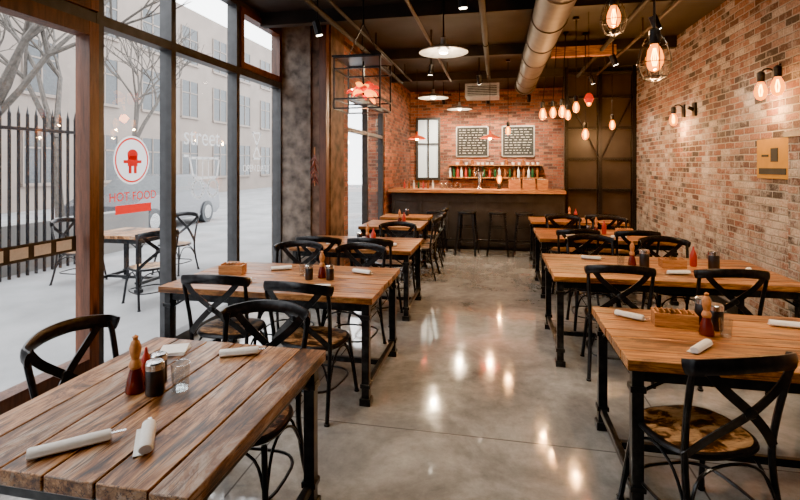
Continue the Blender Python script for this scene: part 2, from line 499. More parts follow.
w = MB()
w.bb(2.48, XR - .001, 4.1, 4.75, 0.001, 1.92, 0)
w.bb(2.45, XR - .001, 4.07, 4.78, 1.92, 1.97, 1)
w.obj('wall_pilaster', ['brick', 'black'])

w = MB()
py = 9.85
w.bb(1.3, XR, py + .05, py + .12, 0, HC, 1)
for x in (1.33, 1.95, 2.56):
    w.bb(x - .035, x + .035, py - .05, py + .05, 0, HC, 0)
for z in (.1, 1.2, 1.8, 2.4, 3.0, 3.5):
    w.bb(1.3, XR, py - .03, py + .045, z - .025, z + .025, 0)
w.cyl((1.36, py - .04, 2.98), (1.93, py - .04, 1.82), .012, 0)
w.cyl((1.98, py - .04, 1.82), (2.53, py - .04, 2.98), .012, 0)
w.obj('wall_partition', ['black', 'panel'])

# ------------------------------------------------------------ ceiling services
w = MB()
N = 24
w.cyl((0, 2.2, 0), (0, 9.3, 0), .175, 0, N)
w.cyl((0, 9.28, 0), (0, 9.34, 0), .20, 0, N)
y = 2.4
while y < 9.2:
    w.cyl((0, y - .012, 0), (0, y + .012, 0), .185, 0, N)
    w.bb(-.012, .012, y - .012, y + .012, .17, HC - 3.2, 1)
    y += .9
w.obj('ventilation_duct', ['galv', 'black'], (.53, 0, 3.2))
for yy in (1.2, 3.4, 5.6, 7.8, 9.9):
    MB().bb(XL, XR, -.06, .06, -.16, 0).obj('ceiling_beam', ['ceil'], (0, yy, HC))
for xx, r, zz in ((-1.9, .03, 3.36), (-1.7, .02, 3.38), (-.15, .035, 3.34), (1.5, .03, 3.36), (1.85, .02, 3.38), (-.9, .02, 3.36)):
    w = MB(); w.cyl((0, -1.5, 0), (0, 9.6, 0), r, 0, 10)
    for yy in (0, 2.3, 4.5, 6.7, 8.9):
        w.bb(-.012, .012, yy - .012, yy + .012, 0, HC - zz, 0)
        w.cyl((0, yy - .03, 0), (0, yy + .03, 0), r * 1.3, 0, 10)
    w.obj('ceiling_pipe', ['galv' if xx in (-.9, 1.85) else 'ceil'], (xx, 0, zz))
w = MB()
w.bb(-.35, .35, -.3, .3, -.28, 0, 0)
for k in range(6):
    w.bb(-.3, .3, -.315, -.3, -.25 + k * .035, -.235 + k * .035, 1)
w.bb(-.01, .01, -.01, .01, 0, .2, 1)
w.obj('air_conditioner', ['shade', 'black'], (-.3, 10.4, 3.38))
w = MB(); w.bb(-.4, .5, -.06, .06, -.14, 0)
w.bb(-.36, -.34, -.01, .01, 0, .15); w.bb(.44, .46, -.01, .01, 0, .15)
w.obj('wooden_ceiling_batten', ['boxwood'], (1.2, 7.5, HC - .15))

def track_fill(x, y, aim, e=60):  # spots added as ceiling fill for the interior, housed in track-light cans
    w = MB()
    z = HC - .4
    w.cyl((0, 0, .0), (0, 0, .4), .01, 0, 6)
    d = (Vector(aim) - Vector((x, y, z))).normalized()
    w.cyl(-d * .05, d * .1, .042, 0, 16)
    w.cyl(d * .1, d * .104, .034, 1, 16)
    o = w.obj('track_fill_spot', ['black', 'spotface'], (x, y, z))
    q = d.to_track_quat('-Z', 'Y').to_euler()
    light('fill_beam', o, d * .13, e, (1, .80, .56), 'SPOT', .04, q, 1.7, .8)
for (x, y, e) in ((-1.9, 1.0, 50), (-1.9, 2.9, 90), (-1.9, 4.9, 100), (-1.0, 7.4, 120)):
    track_fill(x, y, (-1.4, y + .4, .7), e)
for (x, y) in ((1.5, 1.6), (1.6, 3.6), (1.6, 5.4), (1.6, 7.2), (1.6, 8.8)):
    track_fill(x, y, (2.6, y + .4, .9), 105)
for (x, y) in ((-1.2, 11.0), (-.2, 11.1), (.7, 11.0)):
    track_fill(x, y, (x, 12.3, 1.8), 260)
track_fill(-.3, 4.3, (-.1, 4.6, 0), 45)
track_fill(-.3, 8.4, (0, 9.5, .8), 180)
track_fill(1.0, 2.2, (1.2, 2.9, .7), 100)

def saucer(x, y, z, r, e):
    w = MB()
    w.lathe([(.03, .16), (.035, .08), (r * .55, .045), (r, 0), (r, -.012), (r * .93, -.004), (r * .5, .028), (.05, .05)], n=32)
    w.lathe([(.001, -.03), (.05, -.015), (.06, .015), (.03, .045)], mat=1, n=16)
    w.cyl((0, 0, .15), (0, 0, HC - z), .008, 2, 6)
    o = w.obj('saucer_pendant_lamp', ['shade', 'warm', 'black'], (x, y, z))
    light('saucer_bulb', o, (0, 0, -.08), e, (1, .76, .48), size=.05)
saucer(-.6, 5.5, 2.98, .28, 45)
saucer(-1.2, 9.2, 2.98, .29, 50)
saucer(-.85, 11.2, 2.98, .29, 50)

for x, y, z in ((-1.55, 9.4, 2.2), (-.13, 9.4, 2.2)):
    w = MB()
    w.lathe([(.025, .14), (.03, .07), (.10, .05), (.19, 0), (.192, -.008), (.18, -.002), (.09, .04), (.03, .055)], n=28)
    w.lathe([(.001, -.04), (.03, -.02), (.03, .01), (.015, .05)], mat=1, n=14)
    w.cyl((0, 0, .13), (0, 0, HC - z), .005, 2, 6)
    o = w.obj('copper_pendant_lamp', ['copper', 'filament', 'black'], (x, y, z))
    light('pendant_bulb', o, (0, 0, -.07), 30, (1, .55, .25), size=.03)

def bulb(w, c, s=1.0, g=0, f=1, b=2, flip=1):
    c = Vector(c)
    prof = [(.014, .062), (.016, .05), (.026, .03), (.033, .005), (.032, -.02), (.02, -.045), (.001, -.054)]
    w.lathe([(r * s, z * s * flip) for r, z in prof], c, g, 16)
    for k in range(4):
        a = k * PI / 2
        x, y = .009 * math.cos(a) * s, .009 * math.sin(a) * s
        w.tube([c + Vector((x * .4, y * .4, .04 * s * flip)), c + Vector((x * 1.3, y * 1.3, 0)), c + Vector((x * .6, y * .6, -.03 * s * flip))], .0018 * s, f, 5)
    w.lathe([(.018 * s, .055 * s * flip), (.021 * s, .06 * s * flip), (.021 * s, .11 * s * flip), (.008 * s, .12 * s * flip)], c, b, 14)

def edison(x, y, z, s=1.0, cage=True, e=18, lean=0):
    w = MB()
    bulb(w, (0, 0, 0), s)
    w.tube(smooth([(0, 0, .115 * s), (lean * .3, 0, (HC - z) * .4), (lean, 0, HC - z)], 6), .004 * max(s, .8), 2, 6)
    w.cyl((lean, 0, HC - z - .03), (lean, 0, HC - z), .04, 2, 14)
    if cage:
        for k in range(8):
            a = k * PI / 4
            ca, sa = math.cos(a), math.sin(a)
            pts = smooth([(.022 * ca * s, .022 * sa * s, .09 * s), (.045 * ca * s, .045 * sa * s, .055 * s), (.062 * ca * s, .062 * sa * s, -.02 * s), (.042 * ca * s, .042 * sa * s, -.075 * s), (.012 * ca * s, .012 * sa * s, -.09 * s)], 4)
            w.tube(pts, .0018 * s, 2, 5)
        for r, zz in ((.045, .055), (.062, -.02), (.042, -.075)):
            w.tube([(r * s * math.cos(t * PI / 8), r * s * math.sin(t * PI / 8), zz * s) for t in range(16)], .0018 * s, 2, 5, closed=True)
    o = w.obj('edison_pendant_lamp', ['bulbglass', 'filament', 'black'], (x, y, z))
    light('filament_light', o, (0, 0, -.08 * s), e, (1, .50, .18), size=.02)
edison(.885, 2.98, 2.29, 1.45, e=26)
edison(.76, 3.4, 2.66, 1.35, e=26)
edison(.66, 7.3, 2.42, 1.6, False, 18, .1)
edison(.76, 6.9, 2.40, 1.4, False, 18, .06)
edison(.92, 7.2, 2.44, 1.6, False, 18, .05)
edison(1.0, 6.5, 2.42, 1.3, False, 18)
edison(1.25, 7.3, 2.12, 1.5, False, 18)
edison(1.15, 8.3, 2.5, 1.5, False, 18)
edison(.2, 8.9, 2.3, 1.4, False, 14)
edison(1.9, 8.6, 2.35, 1.5, False, 16)
w = MB()
w.lathe([(.02, .07), (.04, .05), (.06, 0), (.045, -.04), (.03, -.05)], mat=0, n=20)
w.cyl((0, 0, .065), (0, 0, HC - 2.5), .004, 1, 6)
bulb(w, (0, 0, -.04), 1.0, 2, 3, 1)
w.obj('red_glass_pendant_lamp', ['flame', 'black', 'bulbglass', 'filament'], (1.12, 6.3, 2.5))

def sconce(y, z, e=14, n=1):
    w = MB()
    w.bb(-.02, 0, -.05, .05, -.09, .09, 2)
    for k in range(n):
        dy = 0 if n == 1 else (-.28 * k)
        w.tube(smooth([(0, 0, .04), (-.06, dy * .6, .09), (-.12, dy, .08), (-.14, dy, .02)], 5), .009, 2)
        bulb(w, (-.14, dy, -.12), 1.6)
    o = w.obj('wall_sconce', ['bulbglass', 'filament', 'black'], (XR - .001, y, z))
    light('sconce_light', o, (-.16, .0, -.25), e, (1, .50, .18), size=.02)
sconce(5.15, 2.5, 22, 2)
sconce(7.45, 2.44, 22, 1)
w = MB()
w.bb(-.03, 0, -.05, .05, -.09, .09)
w.cyl((-.03, 0, .0), (-.09, 0, .03), .025, 0)
w.obj('wall_speaker', ['black'], (XR - .001, 7.05, 2.42))
w = MB()
w.bb(-.03, 0, -.27, .27, -.19, .19, 0)
w.bb(-.034, -.03, -.23, .23, -.15, -.09, 1)
w.bb(-.034, -.03, -.1, .02, -.03, .1, 1)
w.bb(-.034, -.03, .06, .18, .02, .04, 1)
w.obj('wall_sign', ['yellow', 'chalk'], (XR - .001, 5.18, 1.74))

w = MB()
h, s_ = .27, .25
t = .016
for x in (-s_, s_):
    for y in (-s_, s_):
        w.bb(x - t / 2, x + t / 2, y - t / 2, y + t / 2, -h, h)
for z in (-h, h, h - .12, -h + .1):
    for a in (-s_, s_):
        w.bb(-s_, s_, a - t / 2, a + t / 2, z - t / 2, z + t / 2)
        w.bb(a - t / 2, a + t / 2, -s_, s_, z - t / 2, z + t / 2)
w.bb(-s_ - .02, s_ + .02, -s_ - .02, s_ + .02, h, h + .02)
for x in (-.2, .2):
    w.tube([(x, 0, h), (x * .3, 0, h + .3), (0, 0, h + .42)], .006)
w.cyl((0, 0, h + .4), (0, 0, HC - 2.55), .012, 0, 8)
w.cyl((0, 0, -.1), (0, 0, h), .012, 0, 8)
rr = random.Random(3)
for i in range(20):
    a = i * 2.4
    d = Vector((math.cos(a), math.sin(a), rr.uniform(-.6, .9))).normalized()
    p = Vector((0, 0, -.06))
    L = rr.uniform(.11, .20)
    w.sweep(smooth([p, p + d * L * .4 + Vector((0, 0, .01)), p + d * L * .8, p + d * L + Vector((0, 0, -.03))], 3), circ(.036, 8, .024), 1 if i % 3 else 2,
            sc=[.5, .7, .9, 1, 1, .95, .85, .7, .5, .2])
o = w.obj('cage_lantern', ['black', 'flame', 'amber'], (-1.44, 5.1, 2.55))
light('lantern_light', o, (0, 0, -.3), 6, (1, .3, .1), size=.05)

# ------------------------------------------------------------ chair
def chair_mesh():
    w = MB()
    w.lathe([(.17, .425), (.198, .432), (.205, .445), (.2, .458), (.186, .462), (.12, .459), (.0001, .457)], n=36, se=.72, sy=.98, mats=[0, 0, 0, 0, 1, 1])
    R = circ(.013, 8)
    for sx in (-1, 1):
        w.sweep(smooth([(sx * .20, -.265, 0), (sx * .188, -.215, .2), (sx * .183, -.185, .42), (sx * .190, -.20, .6), (sx * .2, -.238, .79), (sx * .2, -.258, .87)], 5), R, 0)
        w.sweep(smooth([(sx * .165, .15, .43), (sx * .18, .175, .25), (sx * .2, .21, 0)], 5), R, 0)
        for yy in (-.265, .21):
            w.cyl((sx * .2, yy, 0), (sx * .2, yy, .014), .017, 0, 10)
        w.tube(smooth([(sx * .189, -.21, .22), (sx * .18, -.12, .36), (sx * .175, -.0, .405), (sx * .175, .1, .36), (sx * .183, .18, .2)], 4), .007, 0, 6)
    w.sweep(smooth([(-.215, -.225, .856), (-.195, -.27, .871), (-.1, -.318, .89), (0, -.33, .896), (.1, -.318, .89), (.195, -.27, .871), (.215, -.225, .856)], 5),
            circ(.012, 10, .034), 0, up=(0, 0, 1))
    for s in (-1, 1):
        w.sweep(smooth([(s * -.186, -.19, .47), (s * -.11, -.235, .565), (0, -.285 - .003 * s, .68), (s * .11, -.295, .785), (s * .17, -.285, .865)], 5),
                rect(.038, .006), 0, up=(0, 1, .1))
    w.lathe([(.024, -.008), (.026, .0), (.017, .008), (.0001, .01)], (0, -.289, .68), 0, 14, rot=Matrix.Rotation(PI / 2, 3, 'X'))
    w.tube(smooth([(-.183, .18, .22), (-.13, .165, .37), (0, .16, .41), (.13, .165, .37), (.183, .18, .22)], 4), .007, 0, 6)
    w.tube(smooth([(-.189, -.21, .22), (-.13, -.195, .37), (0, -.19, .41), (.13, -.195, .37), (.189, -.21, .22)], 4), .007, 0, 6)
    ring = []
    for i in range(28):
        a = 2 * PI * i / 28
        ca, sa = math.cos(a), math.sin(a)
        ring.append((.186 * math.copysign(abs(ca) ** .6, ca), -.012 + .2 * math.copysign(abs(sa) ** .6, sa), .17))
    w.tube(ring, .008, 0, 6, closed=True)
    w.v = [Vector((p[0] * 1.14, p[1] * 1.06, p[2])) for p in w.v]
    return w.mesh('dining_chair', ['black', 'seat'])
CH = chair_mesh()
def chair(x, y, face=0):
    return put('dining_chair', CH, (x, y, 0), math.radians(face))

# ------------------------------------------------------------ table
def table(x0, x1, y0, y1, axis='x', nb=6, th=.045, wmat=None, seed=1, name='dining_table'):
    rr = random.Random(seed)
    cx, cy = (x0 + x1) / 2, (y0 + y1) / 2
    sx, sy = x1 - x0, y1 - y0
    H = .76
    w = MB()
    tot = sy if axis == 'x' else sx
    ws = [rr.uniform(.75, 1.25) for _ in range(nb)]
    k = tot / sum(ws); p = -tot / 2
    for q in ws:
        q *= k
        dz = rr.uniform(-.002, 0); e = rr.uniform(-.008, .0)
        g = .0035
        if axis == 'x':
            w.bb(-sx / 2 - e, sx / 2 + e, p + g, p + q - g, H - th, H + dz, 1)
        else:
            w.bb(p + g, p + q - g, -sy / 2 - e, sy / 2 + e, H - th, H + dz, 1)
        p += q
    lx, ly = sx / 2 - .06, sy / 2 - .06
    a0, a1 = H - th - .065, H - th
    w.bb(-sx / 2 + .01, sx / 2 - .01, -sy / 2 + .01, sy / 2 - .01, H - th - .006, H - th + .004, 0)
    w.bb(-lx, lx, -ly - .012, -ly + .012, a0, a1); w.bb(-lx, lx, ly - .012, ly + .012, a0, a1)
    w.bb(-lx - .012, -lx + .012, -ly, ly, a0, a1); w.bb(lx - .012, lx + .012, -ly, ly, a0, a1)
    for ax in (-1, 1):
        for ay in (-1, 1):
            X, Y = ax * lx, ay * ly
            w.bb(X - .027, X + .027, Y - .027, Y + .027, .05, a1)
            w.bb(X - .04, X + .04, Y - .04, Y + .04, .0, .05)
            w.bb(X - .036, X + .036, Y - .036, Y + .036, .12, .15)
            w.bb(X - .036, X + .036, Y - .036, Y + .036, a0 - .05, a0 - .02)
            w.cyl((X, Y, .58), (X, Y - ay * .13, a0 + .01), .009, 0, 6)
            w.cyl((X, Y, .58), (X - ax * .13, Y, a0 + .01), .009, 0, 6)
        w.bb(ax * lx - .018, ax * lx + .018, -ly, ly, .10, .14)
    w.bb(-lx, lx, -.018, .018, .10, .14)
    return w.obj(name, ['legs', wmat or ('wood_x' if axis == 'x' else 'wood_y')], (cx, cy, 0), bevel=.004)

table(-1.80, -.83, 1.18, 2.27, 'y', 6, .05, seed=3)
table(-2.52, -.84, 3.20, 4.2, 'x', 7, seed=4)
table(-2.3, -.9, 5.05, 5.98, 'x', 6, seed=5)
table(-2.05, -1.1, 6.95, 7.85, 'x', 5, seed=6)
table(-2.05, -1.15, 8.3, 8.85, 'x', 4, seed=7)
table(.60, 2.25, 2.43, 3.32, 'x', 6, .05, seed=8)
table(.46, 2.34, 4.15, 5.2, 'x', 7, seed=9)
table(.52, 2.15, 6.25, 7.3, 'x', 6, seed=10)
table(.55, 2.05, 8.1, 8.85, 'x', 5, seed=11)

chair(-1.21, 2.13, 182)
chair(-1.70, 1.92, -90)
chair(-1.97, 3.32, 4); chair(-1.27, 3.24, -6)
chair(-1.9, 4.16, 180); chair(-1.28, 4.14, 176)
chair(-1.9, 5.15, 3); chair(-1.3, 5.15, -3)
chair(-1.28, 5.95, 180)
chair(-1.15, 7.15, 90); chair(-1.15, 7.65, 90)
chair(-1.2, 8.55, 92)
chair(.90, 2.46, 20)
chair(1.78, 2.46, 0)
chair(.95, 4.22, -4); chair(1.70, 4.24, 3)
chair(.98, 5.2, 180); chair(1.72, 5.2, 183)
chair(.95, 6.32, 2); chair(1.62, 6.32, 0)
chair(.98, 7.28, 180); chair(1.62, 7.26, 180)
chair(1.0, 8.16, 0); chair(1.6, 8.16, 0)

# ------------------------------------------------------------ bar
bx0, bx1, by0, by1 = -2.15, 1.28, 9.6, 10.25
w = MB()
w.bb(bx0 + .05, bx1, by0, by1 - .1, 0.08, 1.13, 0)
w.bb(bx0 + .08, bx1 - .03, by0 + .05, by1 - .15, 0, .08, 0)
n = 6
for i in range(n + 1):
    x = bx0 + .07 + (bx1 - bx0 - .12) * i / n
    w.bb(x - .03, x + .03, by0 - .018, by0, .08, 1.13, 0)
w.bb(bx0 + .05, bx1, by0 - .016, by0, .95, 1.13, 0)
w.bb(bx0 + .05, bx1, by0 - .016, by0, .08, .2, 0)
w.bb(bx0, bx1, by0 - .15, by1, 1.13, 1.19, 1)
w.tube([(bx0 + .1, by0 - .14, .22), (bx1 - .1, by0 - .14, .22)], .018, 2)
for x in (-1.9, -.9, .1, 1.1):
    w.cyl((x, by0, .22), (x, by0 - .14, .22), .01, 2, 8)
w.obj('bar_counter', ['bargreen', 'bar_top', 'black'], bevel=.003)
w = MB()
w.lathe([(.14, .76), (.165, .765), (.17, .785), (.165, .80), (.12, .805), (.0001, .80)], n=28, se=.8)
for ax in (-1, 1):
    for ay in (-1, 1):
        w.sweep([(ax * .12, ay * .12, .765), (ax * .19, ay * .19, 0)], rect(.04, .022), 0)
for z, r in ((.25, .165), (.52, .14)):
    for s in (-1, 1):
        w.cyl((-r, s * r, z), (r, s * r, z), .01, 0, 8)
        w.cyl((s * r, -r, z), (s * r, r, z), .01, 0, 8)
ST = w.mesh('bar_stool', ['black'])
for x in (-1.15, -.55, 0.02, .5):
    put('bar_stool', ST, (x, 9.12, 0), random.uniform(-.15, .15))

w = MB()
w.bb(-1.3, 1.2, 11.8, YF - .01, 0, .95, 0)
w.bb(-1.32, 1.22, 11.75, YF - .01, .95, 1.0, 1)
for z in (1.35, 1.66):
    w.bb(-1.2, 1.1, 12.05, YF - .01, z, z + .025, 1)
    for x in (-1.1, -.35, .4, 1.05):
        w.bb(x - .015, x + .015, 12.05, YF - .01, z - .12, z, 2)
w.obj('back_bar_cabinet', ['bargreen', 'bar_top', 'black'], bevel=.003)

def bottle(w, x, y, z, s=1, mat=0):
    w.lathe([(.034 * s, 0), (.036 * s, .01), (.036 * s, .16 * s), (.03 * s, .19 * s), (.013 * s, .22 * s), (.013 * s, .28 * s), (.015 * s, .29 * s)], (x, y, z), mat, 12)
w = MB()
rr = random.Random(8)
x = -1.15
while x < 1.05:
    bottle(w, x, 12.1, 1.377, rr.uniform(.8, .92), rr.choice([0, 1, 1, 2, 3])); x += rr.uniform(.085, .14)
w.obj('liquor_bottles', ['bgreen', 'bamber', 'white', 'red'])
w = MB()
x = -1.1
while x < 1.05:
    k = rr.random()
    if k < .5:
        w.lathe([(.03, 0), (.04, .06), (.038, .06), (.028, .005), (.0001, .005)], (x, 12.1, 1.687), 0, 12)
    elif k < .8:
        w.lathe([(.04, 0), (.04, .08), (.025, .1), (.03, .12)], (x, 12.1, 1.687), 1, 12)
    x += rr.uniform(.09, .16)
w.obj('shelf_mugs', ['white', 'bamber'])
w = MB()
for i in range(7):
    bottle(w, -1.9 + i * .1, 9.9, 1.1905, .6, i % 4)
w.obj('bar_bottles', ['red', 'bamber', 'white', 'bgreen'])

def crate(w, c, s, mat=0, fill=1, fh=.5):
    x, y, z = c; a, b, h = s; t = .012
    w.bb(x - a / 2, x + a / 2, y - b / 2, y - b / 2 + t, z, z + h, mat)
    w.bb(x - a / 2, x + a / 2, y + b / 2 - t, y + b / 2, z, z + h, mat)
    w.bb(x - a / 2, x - a / 2 + t, y - b / 2 + t, y + b / 2 - t, z, z + h, mat)
    w.bb(x + a / 2 - t, x + a / 2, y - b / 2 + t, y + b / 2 - t, z, z + h, mat)
    w.bb(x - a / 2 + t, x + a / 2 - t, y - b / 2 + t, y + b / 2 - t, z, z + t, mat)
    if fill is not None:
        n = max(3, int(a / .03))
        for i in range(n):
            xx = x - a / 2 + t + .012 + (a - 2 * t - .024) * i / (n - 1)
            w.box((xx, y, z + h * fh + t), (.006, b * .8, h * (.85 + .2 * random.random())), fill, Matrix.Rotation(random.uniform(-.1, .1), 3, 'Y'))
for x, s in ((.35, .22), (.62, .24), (.88, .2)):
    w = MB(); crate(w, (0, 0, 0), (s, .2, .2), 0, 1)
    w.obj('wooden_crate', ['boxwood', 'white'], (x, 9.85, 1.1915))
w = MB()
w.lathe([(.05, 0), (.045, .02), (.03, .04), (.03, .3), (.05, .32), (.05, .37), (.0001, .38)], mat=0, n=18)
for s in (-1, 0, 1):
    w.tube([(s * .07, 0, .34), (s * .07, -.07, .33), (s * .07, -.08, .27)], .008, 0)
    w.cyl((s * .07, -.06, .34), (s * .07, -.07, .46), .012, 1, 8)
w.cyl((-.1, 0, .34), (.1, 0, .34), .02, 0)
w.obj('beer_tap', ['chrome', 'black'], (-.35, 9.95, 1.19))
w = MB()
for i in range(5):
    w.lathe([(.025, 0), (.035, .12), (.033, .12), (.024, .006), (.0001, .006)], (i * .09, 0, 0), 0, 14)
w.obj('bar_glasses', ['dglass'], (-1.1, 9.9, 1.19))
w = MB()
w.lathe([(.05, 0), (.055, .02), (.02, .03), (.018, .1), (.02, .12)], mat=1, n=16)
bulb(w, (0, 0, .2), 1.6, 0, 2, 1, -1)
o = w.obj('bar_table_lamp', ['bulbglass', 'black', 'filament'], (.05, 9.95, 1.195))
light('bar_lamp_light', o, (0, -.12, .2), 8, (1, .5, .18), size=.02)

def board(x0, x1, z0, z1, title):
    w = MB()
    w.bb(x0, x1, YF - .03, YF - .001, z0, z1, 0)
    f = .03
    for a in ((x0, x1, z0, z0 + f), (x0, x1, z1 - f, z1), (x0, x0 + f, z0, z1), (x1 - f, x1, z0, z1)):
        w.bb(a[0], a[1], YF - .045, YF - .03, a[2], a[3], 1)
    rr = random.Random(title)
    z = z1 - .1
    while z > z0 + .08:
        x = x0 + .08
        while x < x1 - .12:
            L = rr.uniform(.03, .1)
            w.bb(x, min(x + L, x1 - .07), YF - .033, YF - .03, z, z + .012, 2); x += L + rr.uniform(.02, .06)
        z -= .065
    w.obj('menu_board', ['chalk', 'shade', 'chalkw'])
board(-1.02, -.2, 1.88, 2.66, 1)
board(.12, .92, 1.88, 2.66, 2)
w = MB()
X0, X1, Z0, Z1 = -2.05, -1.42, 1.3, 2.9
for a in ((X0, X1, Z0, Z0 + .06), (X0, X1, Z1 - .06, Z1), (X0, X0 + .06, Z0 + .06, Z1 - .06), (X1 - .06, X1, Z0 + .06, Z1 - .06), (X0 + .06, X1 - .06, 2.2, 2.24), (X0 + .3, X0 + .34, Z0 + .06, Z1 - .06)):
    w.bb(a[0], a[1], YF - .06, YF - .001, a[2], a[3], 0)
w.quad((X0, YF - .02, Z0), (X1, YF - .02, Z0), (X1, YF - .02, Z1), (X0, YF - .02, Z1), 1)
w.obj('window_9', ['steel', 'skylite'])

# ------------------------------------------------------------ table ware
TZ = .7605
def roll_mesh():
    w = MB()
    prof = []
    n = 22
    for i in range(n):
        a = 2 * PI * i / n
        r = .017 + .003 * (i / n)
        prof.append((r * math.cos(a) * 1.2, r * math.sin(a) * .9))
    w.sweep([(-.09, 0, .019), (-.085, 0, .019), (-.03, 0, .0185), (.04, 0, .019), (.085, 0, .0192), (.09, 0, .019)], prof, 0, up=(0, 0, 1), sc=[.85, 1, .97, 1.03, 1, .85])
    w.sweep([(-.09, .02, .003), (.09, .024, .003)], rect(.03, .003), 0, up=(0, 0, 1))
    w.sweep([(.085, .0, .021), (.125, 0, .021)], rect(.012, .003), 1, up=(0, 0, 1))
    w.sweep([(.085, .008, .017), (.115, .008, .017)], rect(.014, .002), 1, up=(0, 0, 1))
    return w.mesh('napkin_roll', ['white', 'chrome'])
RM = roll_mesh()
def roll(x, y, deg, s=1):
    put('napkin_roll', RM, (x, y, TZ), math.radians(deg)).scale = (s, 1, 1)
w = MB()
w.lathe([(.034, 0), (.036, .01), (.03, .05), (.02, .085), (.019, .09), (.024, .1), (.02, .115), (.014, .125), (.02, .15), (.022, .17), (.014, .195), (.008, .2), (.012, .212), (.0001, .22)],
        n=20, mats=[0] * 4 + [1] * 9)
MILL = w.mesh('pepper_mill', ['darkred', 'millwood'])
w = MB()
w.lathe([(.03, 0), (.032, .004), (.032, .085), (.03, .09), (.033, .092), (.033, .112), (.028, .118), (.0001, .119)], n=22, mats=[0] * 3 + [1] * 4)
SHK = w.mesh('salt_shaker', ['tin', 'chrome'])
w = MB()
w.lathe([(.026, 0), (.028, .004), (.033, .095), (.031, .095), (.026, .01), (.0001, .01)], n=22)
GLS = w.mesh('drinking_glass', ['dglass'])
w = MB()
w.lathe([(.026, 0), (.03, .01), (.03, .1), (.02, .13), (.01, .15), (.006, .18), (.0001, .182)], n=18)
KET = w.mesh('ketchup_bottle', ['red'])
def caddy(x, y, deg=0, s=(.2, .12, .075)):
    w = MB(); crate(w, (0, 0, 0), s, 0, 1)
    w.obj('napkin_box', ['boxwood', 'boxwood'], (x, y, TZ), math.radians(deg))

put('pepper_mill', MILL, (-1.44, 1.70, TZ)).scale = (1.05,) * 3
put('salt_shaker', SHK, (-1.35, 1.70, TZ)).scale = (1.1,) * 3
put('salt_shaker', SHK, (-1.41, 1.80, TZ))
put('ketchup_bottle', KET, (-1.48, 1.81, TZ)).scale = (.75,) * 3
put('drinking_glass', GLS, (-1.27, 1.75, TZ)).scale = (1.15,) * 3
roll(-1.14, 1.40, 125, .95); roll(-1.35, 1.31, 42, 1.25); roll(-1.22, 2.12, 25)
w = MB()
for k in range(5):
    w.box((0, 0, .002 + k * .003), (.13 - k * .002, .12, .0026), 0, Matrix.Rotation(k * .04, 3, 'Z'))
w.obj('folded_napkin', ['white'], (-1.56, 2.10, TZ), .3)
caddy(-2.2, 3.72, 10)
put('pepper_mill', MILL, (-1.40, 3.72, TZ)); put('salt_shaker', SHK, (-1.31, 3.66, TZ)); put('salt_shaker', SHK, (-1.48, 3.64, TZ)); put('drinking_glass', GLS, (-1.58, 3.75, TZ))
roll(-1.98, 3.45, 20); roll(-1.3, 3.38, 10); roll(-1.12, 3.92, -20); roll(-1.85, 3.92, 30)
put('pepper_mill', MILL, (-1.5, 5.5, TZ)); put('salt_shaker', SHK, (-1.6, 5.5, TZ)); put('ketchup_bottle', KET, (-1.42, 5.46, TZ)); roll(-1.2, 5.3, 20); roll(-1.85, 5.3, 20)
put('pepper_mill', MILL, (-1.5, 7.4, TZ)); put('ketchup_bottle', KET, (-1.42, 7.36, TZ)); put('salt_shaker', SHK, (-1.6, 8.6, TZ))
caddy(1.0, 3.02, -6, (.22, .12, .075))
put('pepper_mill', MILL, (1.115, 2.88, TZ)).scale = (1.05,) * 3
put('salt_shaker', SHK, (1.20, 2.98, TZ)).scale = (1.2,) * 3
put('salt_shaker', SHK, (1.17, 3.07, TZ)).scale = (1.3,) * 3
put('drinking_glass', GLS, (1.20, 2.86, TZ))
roll(.78, 3.10, -35, .9); roll(1.0, 2.64, 50); roll(1.62, 3.1, -10); roll(1.6, 2.62, 20)
caddy(1.55, 4.72, 0)
put('pepper_mill', MILL, (1.22, 4.75, TZ)); put('salt_shaker', SHK, (1.31, 4.7, TZ)).scale = (1.3,) * 3; put('salt_shaker', SHK, (1.87, 4.68, TZ)).scale = (1.4,) * 3
put('ketchup_bottle', KET, (1.75, 4.8, TZ)); put('drinking_glass', GLS, (1.1, 4.66, TZ))
roll(.85, 4.4, 20); roll(1.5, 4.42, 10); roll(.9, 4.95, -20); roll(2.1, 4.6, 60)
put('pepper_mill', MILL, (1.3, 6.8, TZ)); put('ketchup_bottle', KET, (1.4, 6.8, TZ)); put('salt_shaker', SHK, (1.2, 6.75, TZ)); caddy(1.65, 6.8)
roll(.9, 6.5, 20); roll(1.5, 6.45, 0)
put('pepper_mill', MILL, (1.2, 8.5, TZ)); put('ketchup_bottle', KET, (1.3, 8.5, TZ)); caddy(1.6, 8.5)

# ------------------------------------------------------------ window decals (flat vinyl)
xd = XL - .052
def ring(w, y, z, r0, r1, mat, n=36, ys=1, x=0):
    b = len(w.v)
    for r in (r0, r1):
        w.v += [Vector((x, y + ys * r * math.cos(2 * PI * i / n), z + r * math.sin(2 * PI * i / n))) for i in range(n)]
    for i in range(n):
        j = (i + 1) % n
        w.f.append([b + i, b + j, b + n + j, b + n + i]); w.m.append(mat)
def fq(w, y0, y1, z0, z1, mat, x=0):
    w.quad((x, y0, z0), (x, y1, z0), (x, y1, z1), (x, y0, z1), mat)
w = MB()
ring(w, 0, 0, .0005, .17, 0); ring(w, 0, 0, .1701, .185, 1); ring(w, 0, 0, .1851, .2, 0)
ring(w, 0, .045, .0005, .045, 1, ys=1.3, x=.004)
fq(w, -.055, .055, -.05, .035, 1, .0045)
fq(w, -.1, -.055, -.025, .0, 1, .0045); fq(w, .055, .1, -.025, .0, 1, .0045)
fq(w, -.045, -.012, -.11, -.05, 1, .0045); fq(w, .012, .045, -.11, -.05, 1, .0045)
w.obj('window_decal', ['decalw', 'decalr'], (xd, 3.45, 1.72))
